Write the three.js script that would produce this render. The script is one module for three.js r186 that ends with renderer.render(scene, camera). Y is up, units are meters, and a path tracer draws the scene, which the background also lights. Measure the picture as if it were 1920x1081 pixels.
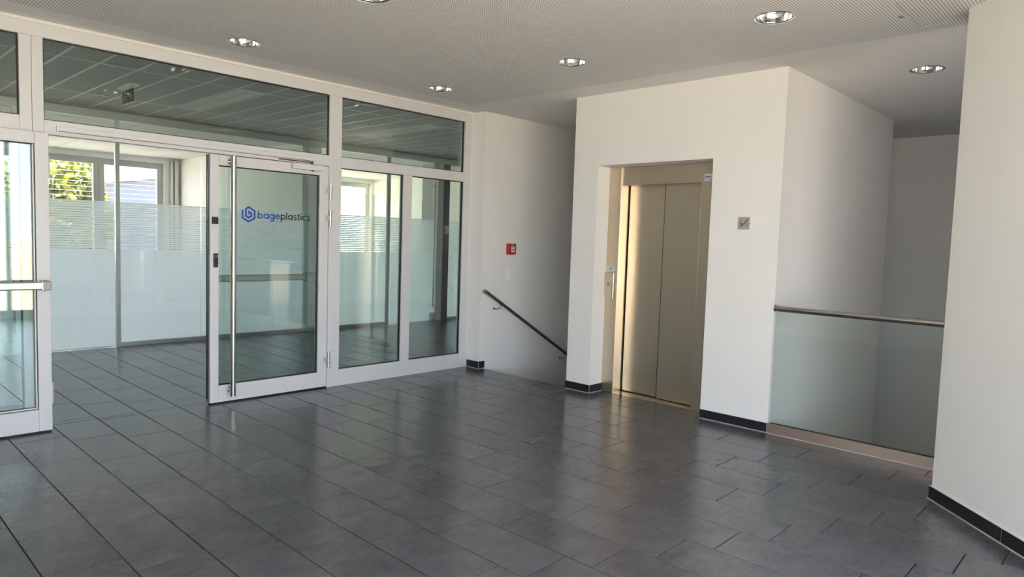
import * as THREE from 'three';
import { RoundedBoxGeometry } from 'three/addons/geometries/RoundedBoxGeometry.js';
import { mergeGeometries } from 'three/addons/utils/BufferGeometryUtils.js';

// ---------------------------------------------------------------- camera, sky, sun, exposure
const scene = new THREE.Scene();
const FOCAL = 1281.9, YAW = 0.81138, PITCH = -0.07186, ROLL = 0.03272;      // measured from the photograph's straight edges
const camera = new THREE.PerspectiveCamera(2 * Math.atan(540.5 / FOCAL) * 180 / Math.PI, 1920 / 1081, 0.05, 400);
{
  const f = new THREE.Vector3(Math.sin(YAW) * Math.cos(PITCH), Math.sin(PITCH), -Math.cos(YAW) * Math.cos(PITCH));
  const r = new THREE.Vector3(Math.cos(YAW), 0, Math.sin(YAW)), u = new THREE.Vector3().crossVectors(r, f);
  const r2 = r.clone().multiplyScalar(Math.cos(ROLL)).addScaledVector(u, Math.sin(ROLL));
  const u2 = u.clone().multiplyScalar(Math.cos(ROLL)).addScaledVector(r, -Math.sin(ROLL));
  camera.position.set(0, 1.5, 0);
  camera.quaternion.setFromRotationMatrix(new THREE.Matrix4().makeBasis(r2, u2, f.clone().negate()));
}
{ // clear summer sky: paler towards the horizon, the same all round
  const W = 64, H = 128, d = new Float32Array(W * H * 4);
  for (let j = 0; j < H; j++) {
    const up = Math.max(0, Math.sin(((j + 0.5) / H - 0.5) * Math.PI)), k = Math.pow(up, 0.5);
    const c = [1.32 + (0.66 - 1.32) * k, 1.36 + (0.86 - 1.36) * k, 1.47 + (1.3 - 1.47) * k];
    for (let i = 0; i < W; i++) d.set([c[0], c[1], c[2], 1], (j * W + i) * 4);
  }
  const t = new THREE.DataTexture(d, W, H, THREE.RGBAFormat, THREE.FloatType);
  t.mapping = THREE.EquirectangularReflectionMapping; t.magFilter = THREE.LinearFilter; t.needsUpdate = true;
  scene.background = t;
}
const sun = new THREE.DirectionalLight(0xffeed2, 11.0);
sun.position.set(-35, 88, -34); sun.target.position.set(0, 0, 0);
sun.castShadow = true; sun.shadow.mapSize.set(4096, 4096);
Object.assign(sun.shadow.camera, { left: -50, right: 50, top: 50, bottom: -50, near: 1, far: 250 });
scene.add(sun, sun.target);
const renderer = new THREE.WebGLRenderer({ antialias: true });
renderer.toneMapping = THREE.LinearToneMapping;
renderer.toneMappingExposure = 6.8;
renderer.shadowMap.enabled = true;

// ---------------------------------------------------------------- helpers
let seed = 20240611;
const rnd = () => { seed = (seed * 1664525 + 1013904223) >>> 0; return seed / 4294967296; };
const names = new Map();
const numbered = (n) => { const k = names.get(n) ?? 0; names.set(n, k + 1); return k ? n + '_' + String(k).padStart(3, '0') : n; };
function thing(name, label, category, opts = {}) {
  const g = new THREE.Group(); g.name = numbered(name); g.userData = { label, category };
  if (opts.group) g.userData.group = opts.group;
  if (opts.kind) g.userData.kind = opts.kind;
  if (opts.at) g.position.set(...opts.at);
  scene.add(g); return g;
}
function part(name, geo, mat, parent, label) {
  const m = new THREE.Mesh(Array.isArray(geo) ? merge(geo) : geo, mat);
  m.name = name; m.castShadow = m.receiveShadow = true;
  if (label) m.userData.label = label;
  parent.add(m); return m;
}
function merge(list) {
  return mergeGeometries(list.map((g) => { const n = g.index ? g.toNonIndexed() : g; for (const k of Object.keys(n.attributes)) if (!['position', 'normal', 'uv'].includes(k)) n.deleteAttribute(k); return n; }));
}
// box from corner to corner, uv in metres
function bx(x0, x1, y0, y1, z0, z1) {
  const w = x1 - x0, h = y1 - y0, d = z1 - z0, g = new THREE.BoxGeometry(w, h, d), p = g.attributes.position, n = g.attributes.normal, uv = g.attributes.uv;
  g.translate((x0 + x1) / 2, (y0 + y1) / 2, (z0 + z1) / 2);
  for (let i = 0; i < p.count; i++) {
    if (Math.abs(n.getX(i)) > 0.5) uv.setXY(i, p.getZ(i), p.getY(i));
    else if (Math.abs(n.getY(i)) > 0.5) uv.setXY(i, p.getX(i), p.getZ(i));
    else uv.setXY(i, p.getX(i), p.getY(i));
  }
  return g;
}
// the same with rounded edges
function rb(x0, x1, y0, y1, z0, z1, r = 0.003, s = 2) {
  const w = x1 - x0, h = y1 - y0, d = z1 - z0;
  const g = new RoundedBoxGeometry(w, h, d, s, Math.min(r, w / 2.01, h / 2.01, d / 2.01));
  return g.translate((x0 + x1) / 2, (y0 + y1) / 2, (z0 + z1) / 2);
}
function cyl(a, b, r, seg = 20, r2 = r) {
  const A = new THREE.Vector3(...a), B = new THREE.Vector3(...b), L = A.distanceTo(B);
  const g = new THREE.CylinderGeometry(r2, r, L, seg);
  g.applyQuaternion(new THREE.Quaternion().setFromUnitVectors(new THREE.Vector3(0, 1, 0), B.clone().sub(A).normalize()));
  return g.translate((A.x + B.x) / 2, (A.y + B.y) / 2, (A.z + B.z) / 2);
}
function tube(pts, r, seg = 40, rs = 12) { return new THREE.TubeGeometry(new THREE.CatmullRomCurve3(pts.map((p) => new THREE.Vector3(...p))), seg, r, rs); }

// tileable value noise
function noiseTile(n, cells, s0) {
  let s = s0; const R = () => { s = (s * 1664525 + 1013904223) >>> 0; return s / 4294967296; };
  const [cx, cy] = Array.isArray(cells) ? cells : [cells, cells];
  const grid = new Float32Array(cx * cy).map(R), out = new Float32Array(n * n), sm = (t) => t * t * (3 - 2 * t);
  for (let j = 0; j < n; j++) for (let i = 0; i < n; i++) {
    const x = (i / n) * cx, y = (j / n) * cy, x0 = Math.floor(x), y0 = Math.floor(y), fx = sm(x - x0), fy = sm(y - y0), x1 = (x0 + 1) % cx, y1 = (y0 + 1) % cy;
    const a = grid[y0 * cx + x0], b = grid[y0 * cx + x1], c = grid[y1 * cx + x0], d = grid[y1 * cx + x1];
    out[j * n + i] = a + (b - a) * fx + (c - a) * fy + (a - b - c + d) * fx * fy;
  }
  return out;
}
function fbm(n, octaves, s0) {
  const out = new Float32Array(n * n); let tot = 0;
  octaves.forEach(([cells, amp], k) => { const a = noiseTile(n, cells, s0 + k * 977); tot += amp; for (let i = 0; i < out.length; i++) out[i] += a[i] * amp; });
  for (let i = 0; i < out.length; i++) out[i] /= tot;
  return out;
}
function tex(n, f, srgb) {
  const d = new Uint8Array(n * n * 4);
  for (let i = 0; i < n * n; i++) { const c = f(i); d[i * 4] = c[0]; d[i * 4 + 1] = c[1]; d[i * 4 + 2] = c[2]; d[i * 4 + 3] = 255; }
  const t = new THREE.DataTexture(d, n, n); t.wrapS = t.wrapT = THREE.RepeatWrapping; t.magFilter = THREE.LinearFilter; t.minFilter = THREE.LinearMipmapLinearFilter; t.generateMipmaps = true;
  if (srgb) t.colorSpace = THREE.SRGBColorSpace; t.needsUpdate = true; return t;
}
const cl = (v) => Math.max(0, Math.min(255, v));
function canvasTex(w, h, draw) {
  const c = document.createElement('canvas'); c.width = w; c.height = h; draw(c.getContext('2d'), w, h);
  const t = new THREE.CanvasTexture(c); t.colorSpace = THREE.SRGBColorSpace; t.magFilter = THREE.LinearFilter; return t;
}
const std = (o) => new THREE.MeshStandardMaterial(o), phys = (o) => new THREE.MeshPhysicalMaterial(o);
const rgb = (r, g, b) => new THREE.Color().setRGB(r, g, b);

// ---------------------------------------------------------------- materials
const N = 512;
const plasterN = fbm(N, [[8, 1], [64, 1.2], [180, 1.6]], 11);
const plasterBump = tex(N, (i) => { const v = plasterN[i] * 255; return [v, v, v]; }); plasterBump.repeat.set(1.4, 1.4);
const M = {};
M.wall = std({ color: rgb(0.875, 0.865, 0.84), roughness: 0.92, bumpMap: plasterBump, bumpScale: 0.0006 });
M.ceiling = std({ color: rgb(0.88, 0.865, 0.84), roughness: 0.95 });
{
  const n = 512, holes = 16, g = fbm(n, [[16, 1], [128, 1]], 5);
  const t = tex(n, (i) => {
    const u = ((i % n) / n) * holes % 1 - 0.5, v = (Math.floor(i / n) / n) * holes % 1 - 0.5, r = Math.hypot(u, v);
    const k = Math.min(1, Math.max(0, (r - 0.23) / 0.05)), b = 246 + g[i] * 5;
    return [112 + (b - 112) * k, 110 + (b - 2 - 110) * k, 106 + (b - 5 - 106) * k];
  }, true);
  t.repeat.set(1 / 0.288, 1 / 0.288);
  M.perforated = std({ color: 0xffffff, map: t, roughness: 0.95 });
}
{
  const n = 1024, a = fbm(n, [[4, 1], [9, 1], [22, 0.8], [60, 0.5], [[14, 70], 0.7]], 71), sp = fbm(n, [[256, 1], [420, 1]], 99), rough = fbm(n, [[4, 1], [10, 0.8]], 555);
  M.tileTones = [0, 1, 2, 3].map((k) => {
    const base = [83, 87, 80, 85][k];
    const t = tex(n, (i) => { const v = base + (a[i] - 0.5) * 30 + (sp[i] - 0.5) * 14; return [cl(v - 1), cl(v), cl(v + 5)]; }, true);
    const r = tex(n, (i) => { const v = 58 + (rough[i] - 0.5) * 12; return [cl(v), cl(v), cl(v)]; });
    t.repeat.set(1 / 1.3, 1 / 1.3); r.repeat.set(1 / 1.3, 1 / 1.3);
    return phys({ color: 0xffffff, map: t, roughness: 1, roughnessMap: r, specularIntensity: 1, ior: 1.72 });
  });
}
M.grout = std({ color: rgb(0.016, 0.016, 0.017), roughness: 0.9 });
M.paleGrout = std({ color: rgb(0.42, 0.41, 0.39), roughness: 0.8 });
M.plinth = phys({ color: rgb(0.016, 0.017, 0.021), roughness: 0.55, specularIntensity: 0.5 });
M.frame = std({ color: rgb(0.68, 0.68, 0.685), roughness: 0.42, metalness: 0 });
M.frameEdge = std({ color: rgb(0.78, 0.76, 0.72), roughness: 0.5 });
M.gasket = std({ color: rgb(0.008, 0.008, 0.008), roughness: 0.55 });
M.darkPlastic = std({ color: rgb(0.012, 0.013, 0.018), roughness: 0.35 });
M.whitePlastic = std({ color: rgb(0.88, 0.88, 0.87), roughness: 0.4 });
{
  const n = 512, st = fbm(n, [[[300, 3], 1], [[120, 2], 0.7], [[6, 5], 0.8], [[14, 12], 0.6]], 301);
  const r = tex(n, (i) => { const v = 90 + (st[i] - 0.5) * 50; return [cl(v), cl(v), cl(v)]; }); r.repeat.set(0.8, 0.8);
  M.brushed = std({ color: rgb(0.70, 0.605, 0.475), metalness: 1, roughness: 1, roughnessMap: r });
  M.brushedDark = std({ color: rgb(0.60, 0.49, 0.42), metalness: 1, roughness: 0.42 });
}
M.steel = std({ color: rgb(0.5, 0.48, 0.45), metalness: 1, roughness: 0.22 });
M.chrome = std({ color: rgb(0.86, 0.86, 0.85), metalness: 1, roughness: 0.08 });
M.aluminium = std({ color: rgb(0.62, 0.62, 0.60), metalness: 0.85, roughness: 0.38 });
M.winFrame = std({ color: rgb(0.52, 0.52, 0.51), roughness: 0.45 });
M.greyFrame = std({ color: rgb(0.30, 0.30, 0.295), roughness: 0.45, metalness: 0.3 });
M.darkPost = std({ color: rgb(0.12, 0.125, 0.12), roughness: 0.5 });
const pane = (c, ior = 1.62) => phys({ color: c, transmission: 1, thickness: 0, roughness: 0, ior });
M.glassPartition = pane(rgb(0.80, 0.86, 0.83), 1.75);
M.glassDoor = pane(rgb(0.80, 0.865, 0.835), 1.75);
M.glassOffice = pane(rgb(0.95, 0.975, 0.97), 1.5);
M.glassRail = pane(rgb(0.93, 0.965, 0.95), 1.42);
M.glassFacade = pane(rgb(0.96, 0.98, 0.97), 1.5);
M.film = phys({ color: rgb(0.95, 0.985, 1.0), transmission: 0.84, thickness: 0, roughness: 0.94, ior: 1.4 });
M.red = std({ color: rgb(0.50, 0.022, 0.016), roughness: 0.4 });
M.blue = std({ color: rgb(0.005, 0.065, 0.42), roughness: 0.5 });
M.black = std({ color: rgb(0.02, 0.022, 0.026), roughness: 0.5 });
M.officeTile = std({ color: rgb(0.72, 0.72, 0.705), roughness: 0.85 });
M.officeGrid = std({ color: rgb(0.82, 0.82, 0.80), roughness: 0.6 });
M.greenLed = std({ color: rgb(0.02, 0.2, 0.05), roughness: 0.5, emissive: rgb(0.05, 0.9, 0.2), emissiveIntensity: 0.12 });

// ---------------------------------------------------------------- measures (metres; the camera stands over x = 0, z = 0)
const PZ = -5.82, WX = 5.42, CH = 2.92, AZ = -5.625, FX = -1.2, FZ = 1.5;
const BLOCK = { z0: -4.34, z1: -2.235, x1: 8.3 }, SWX = 9.62, LOW = -3.3, GY = -0.16;
const Z2 = -9.38, ZB = -14.2, CH2 = 2.9, OX = 5.3;

// ---------------------------------------------------------------- floors of separate tiles
const tileGeo = new Map();
function tileGeometry(w, d, variant) {
  const key = [w.toFixed(3), d.toFixed(3), variant].join();
  if (!tileGeo.has(key)) {
    const b = 0.0016, h = 0.012, P = [], I = [], UV = [], ou = variant * 0.37, ov = variant * 0.53;
    const ring = (ins, y) => { for (const [x, z] of [[ins, ins], [w - ins, ins], [w - ins, d - ins], [ins, d - ins]]) { P.push(x, y, z); UV.push(x + ou, z + ov); } };
    ring(0, -h); ring(0, -b); ring(b, 0);
    const q = (a, c, e, f) => I.push(a, e, c, a, f, e);
    for (let r = 0; r < 2; r++) for (let k = 0; k < 4; k++) { const n = (k + 1) % 4; q(r * 4 + k, r * 4 + n, (r + 1) * 4 + n, (r + 1) * 4 + k); }
    q(8, 9, 10, 11);
    let g = new THREE.BufferGeometry(); g.setAttribute('position', new THREE.Float32BufferAttribute(P, 3)); g.setAttribute('uv', new THREE.Float32BufferAttribute(UV, 2)); g.setIndex(I);
    g = g.toNonIndexed(); g.computeVertexNormals(); tileGeo.set(key, g);
  }
  return tileGeo.get(key);
}
const TX = 0.690, TW = 0.3022, TL = 0.6, JOINT = 0.0058;
const camInv = new THREE.Matrix4(); camera.updateMatrixWorld(true); camera.updateProjectionMatrix(); camInv.copy(camera.matrixWorld).invert();
function inView(x, y, z, m = 1.06) {
  const v = new THREE.Vector3(x, y, z).applyMatrix4(camInv);
  if (v.z > -0.2) return false;
  return Math.abs(v.x / -v.z) < (960 / FOCAL) * m && Math.abs(v.y / -v.z) < (540.5 / FOCAL) * m;
}
function layTiles(parent, zone, holes, most) {
  const list = [];
  for (let k = Math.floor((zone[0] - TX) / TW) - 1; TX + k * TW < zone[1]; k++) {
    const z0 = -4.213 + 0.15 * (k - 6);
    for (let n = Math.floor((zone[2] - z0) / TL) - 1; z0 + n * TL < zone[3]; n++) {
      let x0 = Math.max(TX + k * TW, zone[0]), x1 = Math.min(TX + (k + 1) * TW, zone[1]), a = Math.max(z0 + n * TL, zone[2]), b = Math.min(z0 + (n + 1) * TL, zone[3]);
      let pieces = [[x0, x1, a, b]];
      for (const h of holes) pieces = pieces.flatMap(([p, q, r, s]) => {
        if (q <= h[0] || p >= h[1] || s <= h[2] || r >= h[3]) return [[p, q, r, s]];
        const out = [];
        if (p < h[0]) out.push([p, h[0], r, s]); if (q > h[1]) out.push([h[1], q, r, s]);
        const m0 = Math.max(p, h[0]), m1 = Math.min(q, h[1]);
        if (r < h[2]) out.push([m0, m1, r, h[2]]); if (s > h[3]) out.push([m0, m1, h[3], s]);
        return out;
      });
      for (const [p, q, r, s] of pieces) {
        const w = q - p - JOINT, d = s - r - JOINT;
        if (w < 0.012 || d < 0.012) continue;
        const seen = [[p, r], [q, r], [p, s], [q, s], [(p + q) / 2, (r + s) / 2]].some(([x, z]) => inView(x, 0, z));
        list.push({ x: p + JOINT / 2, z: r + JOINT / 2, w, d, v: Math.floor(rnd() * 12), t: Math.floor(rnd() * 4), seen, size: w * d / ((p + q) ** 2 / 4 + (r + s) ** 2 / 4 + 2.2) });
      }
    }
  }
  list.sort((a, b) => (b.seen - a.seen) || b.size - a.size);
  const rest = [];
  list.forEach((o, i) => {
    if (o.seen && i < most) {
      const m = new THREE.Mesh(tileGeometry(o.w, o.d, o.v), M.tileTones[o.t]); m.name = 'tile'; m.position.set(o.x, 0, o.z); m.castShadow = m.receiveShadow = true; parent.add(m);
    } else rest.push(tileGeometry(o.w, o.d, o.v).clone().translate(o.x, 0, o.z));
  });
  if (rest.length) { const m = part('tile_field', rest, M.tileTones[0], parent); m.userData.kind = 'stuff'; }
}
const THRESH = -5.93;
{
  const g = thing('floor', 'dark anthracite stoneware tiles laid lengthwise across the lobby floor', 'floor', { kind: 'structure' });
  part('grout_bed', [bx(FX - 0.1, WX + 0.02, -0.3, -0.005, -4.34, FZ + 0.1), bx(FX - 0.1, 5.45, -0.3, -0.005, THRESH, -4.34), bx(WX + 0.02, 5.9, -0.3, -0.005, -4.045, -2.835)], M.grout, g);
  layTiles(g, [FX, WX, THRESH, FZ], [[5.14, WX + 0.1, THRESH, -4.30]], 290);
  // tile strip along the top of the stairs
  for (const [a, b, t] of [[-5.62, -5.24, 1], [-5.24, -4.64, 0], [-4.64, -4.30, 2]]) {
    const m = part('nosing_tile', tileGeometry(0.318, b - a - JOINT, t), M.tileTones[t], g); m.position.set(5.142, 0, a + JOINT / 2);
  }
  const w = part('nosing_tile', tileGeometry(0.26, 0.3, 1), M.tileTones[1], g); w.position.set(5.142, 0, -5.925);
  part('grout_line', [bx(5.134, 5.143, -0.004, 0.0008, -4.80, -4.30), bx(5.14, 5.42, -0.004, 0.0007, -4.304, -4.297)], M.paleGrout, g);
  for (const [a, b, t] of [[-4.04, -3.44, 3], [-3.44, -2.84, 1]]) { const m = part('tile', tileGeometry(0.196, b - a - JOINT, t), M.tileTones[t], g); m.position.set(5.422, 0, a + JOINT / 2); }
}
{
  const g = thing('floor_corridor', 'dark stoneware floor tiles of the corridor behind the glazed partition', 'floor', { kind: 'structure' });
  part('grout_bed', bx(FX - 0.1, 10, -0.3, -0.005, Z2 - 0.06, THRESH), M.grout, g);
  layTiles(g, [FX, 10, Z2 - 0.05, THRESH - 0.001], [], 290);
}
{
  const g = thing('floor_office', 'pale carpeted floor of the offices behind the frosted glass', 'floor', { kind: 'structure' });
  part('slab', bx(FX - 0.1, 10, -0.3, 0, ZB - 0.2, Z2 - 0.06), std({ color: rgb(0.45, 0.45, 0.44), roughness: 0.95 }), g);
}

// ---------------------------------------------------------------- walls
const wallKind = (name, label) => thing(name, label, 'wall', { kind: 'structure' });
{
  const g = wallKind('wall_back', 'white plastered stair wall carrying the red alarm box and the sloping handrail');
  part('plaster', bx(5.405, SWX, LOW, CH + 0.05, -5.9, AZ), M.wall, g);
}
{
  const g = wallKind('wall_elevator', 'white plastered elevator shaft with the recessed steel door');
  const { z0, z1, x1 } = BLOCK;
  part('plaster', [bx(WX, WX + 0.3, 0, CH + 0.05, z0, -4.045), bx(WX, WX + 0.3, 0, CH + 0.05, -2.835, z1), bx(WX, WX + 0.3, 2.24, CH + 0.05, -4.045, -2.835),
    bx(WX + 0.3, x1, LOW, CH + 0.05, z1 - 0.18, z1), bx(WX + 0.3, x1, LOW, CH + 0.05, z0, z0 + 0.18), bx(x1 - 0.18, x1, LOW, CH + 0.05, z0 + 0.18, z1 - 0.18),
    bx(WX, WX + 0.3, LOW, -0.3, z0, z1), bx(WX + 0.02, WX + 0.3, -0.3, 0, z0, -4.05), bx(WX + 0.02, WX + 0.3, -0.3, 0, -2.83, z1)], M.wall, g);
}
const DA = [4.755, -0.925], DD = [-0.726, 0.688], DN = [0.688, 0.726];
{
  const g = wallKind('wall_diagonal', 'plain white wall set at an angle, with its sharp corner towards the glass balustrade');
  const L = 1.75, T = 0.25, s = new THREE.Shape();
  const B = [DA[0] + DD[0] * L, DA[1] + DD[1] * L];
  s.moveTo(DA[0], DA[1]); s.lineTo(B[0], B[1]); s.lineTo(B[0], FZ); s.lineTo(B[0] + 0.25, FZ); s.lineTo(B[0] + 0.25, B[1] + 0.2); s.lineTo(DA[0] + DN[0] * T, DA[1] + DN[1] * T); s.closePath();
  const e = new THREE.ExtrudeGeometry(s, { depth: CH + 0.05, bevelEnabled: false }); e.rotateX(Math.PI / 2); e.translate(0, CH + 0.05, 0);
  part('plaster', e, M.wall, g);
}
{
  const g = wallKind('wall_stairwell', 'white end wall of the stairwell, in deep shade');
  part('plaster', bx(SWX, SWX + 0.2, LOW, CH + 0.05, -5.9, 0.8), M.wall, g);
  const h = wallKind('wall_stairwell_side', 'white side wall of the stairwell behind the angled wall');
  part('plaster', bx(4.6, SWX, LOW, CH + 0.05, 0.6, 0.8), M.wall, h);
  const k = wallKind('wall_basement', 'white wall below the edge of the lobby floor');
  part('plaster', [bx(5.2, WX - 0.02, LOW, -0.3, -2.24, 0.6), bx(5.2, 5.42, LOW, -0.3, -5.9, -4.34)], M.wall, k);
}
{
  const g = thing('floor_landing', 'dark floor of the level below at the foot of the stairs', 'floor', { kind: 'structure' });
  part('slab', bx(5.2, SWX, LOW - 0.2, LOW, -5.9, 0.8), M.tileTones[0], g);
  part('landing', [bx(7.78, SWX, -1.70, -1.53, AZ, BLOCK.z0), bx(BLOCK.x1, SWX, -1.70, -1.53, BLOCK.z0, 0.6)], M.tileTones[0], g);
}

// ---------------------------------------------------------------- ceilings
const lights = [[2.404, -5.166], [4.345, -5.166], [2.42, -3.535], [4.325, -3.525], [4.233, -1.855], [6.12, -1.44]];
function slab(outline, holes, circles) {
  const s = new THREE.Shape(outline.map((p) => new THREE.Vector2(...p)));
  for (const h of holes) s.holes.push(new THREE.Path(h.map((p) => new THREE.Vector2(...p))));
  for (const [x, z] of circles) { const c = new THREE.Path(); c.absarc(x, z, 0.112, 0, Math.PI * 2, true); s.holes.push(c); }
  const g = new THREE.ExtrudeGeometry(s, { depth: 0.025, bevelEnabled: false, curveSegments: 28 }); g.rotateX(Math.PI / 2); return g.translate(0, CH + 0.025, 0);
}
const rect = (x0, x1, z0, z1) => [[x0, z0], [x1, z0], [x1, z1], [x0, z1]];
{
  const g = thing('ceiling', 'white suspended ceiling with a finely perforated acoustic field', 'ceiling', { kind: 'structure' });
  const hatch = rect(4.405, 4.965, -1.225, -0.76);
  part('plain_border', slab(rect(FX - 0.1, SWX, -5.89, FZ + 0.1), [rect(FX + 0.2, 5.08, -5.5, FZ - 0.3)], [lights[5]]), M.ceiling, g);
  part('perforated_field', slab(rect(FX + 0.2, 5.08, -5.5, FZ - 0.3), [hatch], lights.slice(0, 5)), M.perforated, g);
  part('roof_slab', bx(FX - 0.4, 10.2, CH + 0.28, CH + 0.5, ZB - 0.5, FZ + 0.4), M.ceiling, g);
  const a = thing('ceiling_hatch', 'square access hatch in the perforated ceiling with a small slotted lock', 'hatch');
  part('panel', bx(4.409, 4.961, CH + 0.001, CH + 0.02, -1.221, -0.764), M.perforated, a);
  part('lock', [rb(4.655, 4.70, CH - 0.003, CH + 0.002, -1.275, -1.245, 0.001), ], M.greyFrame, a);
}
{
  const g = thing('trim_1', 'thin bright edge strip between the ceiling and the glazed partition', 'trim', { kind: 'structure' });
  part('strip', rb(FX, 5.40, CH - 0.022, CH, PZ - 0.02, PZ + 0.012, 0.002), M.frameEdge, g);
}
// recessed downlights, switched off
{
  const ring = new THREE.LatheGeometry([[0.106, 0.004], [0.108, -0.003], [0.121, -0.004], [0.122, 0]].map((p) => new THREE.Vector2(...p)), 40);
  const cup = new THREE.LatheGeometry(Array.from({ length: 14 }, (_, i) => { const t = i / 13; return new THREE.Vector2(0.108 - 0.055 * t * t, 0.002 + 0.115 * t); }), 40);
  const lid = new THREE.CircleGeometry(0.054, 24).rotateX(Math.PI / 2).translate(0, 0.117, 0);
  const lampA = [-0.022, 0.022].map((z) => { const g = new THREE.CapsuleGeometry(0.011, 0.1, 6, 12).rotateZ(Math.PI / 2); return g.translate(0, 0.072, z); });
  const baffle = [bx(-0.074, 0.074, 0.03, 0.075, -0.0012, 0.0012), bx(-0.0012, 0.0012, 0.03, 0.075, -0.074, 0.074)];
  const G = { ring, cup: merge([cup, lid]), lamp: merge(lampA), baffle: merge(baffle) };
  const where = ['above the closed door leaf with the long handle', 'above the side lights, by the corner of the stair wall', 'over the middle of the lobby', 'in front of the elevator wall', 'beside the ceiling hatch', 'over the stairwell behind the glass balustrade'];
  lights.forEach(([x, z], i) => {
    const d = thing('downlight', `round recessed chrome downlight ${where[i]}`, 'ceiling light', { group: 'recessed downlights in the lobby ceiling', at: [x, CH, z] });
    part('trim_ring', G.ring, M.chrome, d); part('reflector', G.cup, M.chrome, d); part('lamp_tube', G.lamp, M.whitePlastic, d); part('baffle', G.baffle, M.chrome, d);
    d.rotation.y = 0.78;
  });
}

// ---------------------------------------------------------------- glazed partition and its two door leaves
const FD = 0.07, GZ = PZ - 0.033;     // frame depth, glass plane
function glazing(parent, x0, x1, y0, y1, mat = M.glassPartition, z = GZ) {
  part('pane', bx(x0 + 0.001, x1 - 0.001, y0 + 0.001, y1 - 0.001, z - 0.006, z + 0.006), mat, parent);
  const t = 0.007, a = z - 0.012, b = z + 0.013;
  part('gasket', [bx(x0, x1, y0, y0 + t, a, b), bx(x0, x1, y1 - t, y1, a, b), bx(x0, x0 + t, y0 + t, y1 - t, a, b), bx(x1 - t, x1, y0 + t, y1 - t, a, b)], M.gasket, parent);
}
{
  const g = thing('window_1', 'white aluminium glazed partition with transom lights and side lights between lobby and corridor', 'glass partition', { kind: 'structure' });
  const a = PZ - FD, b = PZ, f = (n, ...c) => part(n, rb(...c, a, b, 0.003), M.frame, g);
  f('top_rail', FX, 5.385, 2.806, 2.90);
  f('post', 1.111, 1.183, 0, 2.8055); f('post', 1.1845, 1.2535, 0, 2.8055);
  f('post', 3.5495, 3.682, 0, 2.8055); f('post', 5.281, 5.385, 0, 2.8055); f('post', 4.434, 4.546, 0.164, 2.1325);
  f('post', FX, FX + 0.1, 0, 2.8055); f('post', -0.06, 0.04, 0, 2.1325);
  f('transom_rail', 1.254, 3.549, 2.137, 2.238); f('transom_rail', 3.6825, 5.2805, 2.133, 2.238); f('transom_rail', FX + 0.1, 1.1105, 2.133, 2.25);
  f('bottom_rail', 3.6825, 5.2805, 0, 0.1635); f('bottom_rail', FX + 0.1, 1.1105, 0, 0.1635);
  glazing(g, FX + 0.1, 1.111, 2.25, 2.806); glazing(g, 1.2535, 3.5495, 2.238, 2.806); glazing(g, 3.682, 5.281, 2.238, 2.806);
  glazing(g, 3.682, 4.434, 0.1635, 2.133); glazing(g, 4.546, 5.281, 0.1635, 2.133);
  glazing(g, FX + 0.1, -0.06, 0.1635, 2.133); glazing(g, 0.04, 1.111, 0.1635, 2.133);
  part('joint_strip', rb(5.386, 5.404, 0, 2.90, PZ - 0.06, PZ - 0.004, 0.002), M.frameEdge, g);
  const gr = part('guide_rail', rb(1.335, 3.40, 2.166, 2.202, PZ - 0.001, PZ + 0.024, 0.003), M.frame, g);
  part('end_cap', rb(1.325, 1.336, 2.165, 2.203, PZ - 0.001, PZ + 0.0245, 0.003), M.aluminium, gr);
  part('rail_slot', bx(1.34, 3.39, 2.1645, 2.1662, PZ + 0.006, PZ + 0.016), M.gasket, gr);
}
function hingeOn(door, x, y, z, side) {
  const h = part('hinge', [cyl([x, y - 0.024, z], [x, y + 0.024, z], 0.0145, 20), rb(x - side * 0.048, x, y - 0.024, y + 0.024, z - 0.018, z + 0.010, 0.002)], M.aluminium, door, 'satin metal door hinge');
  for (const d of [-0.0535, 0.0535]) {
    part('knuckle', cyl([x, y + d - 0.0245, z], [x, y + d + 0.0245, z], 0.0145, 20), M.aluminium, h);
    part('hinge_plate', rb(x, x + side * 0.045, y + d - 0.0235, y + d + 0.0235, z - 0.018, z + 0.004, 0.002), M.frame, h);
  }
}
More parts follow.
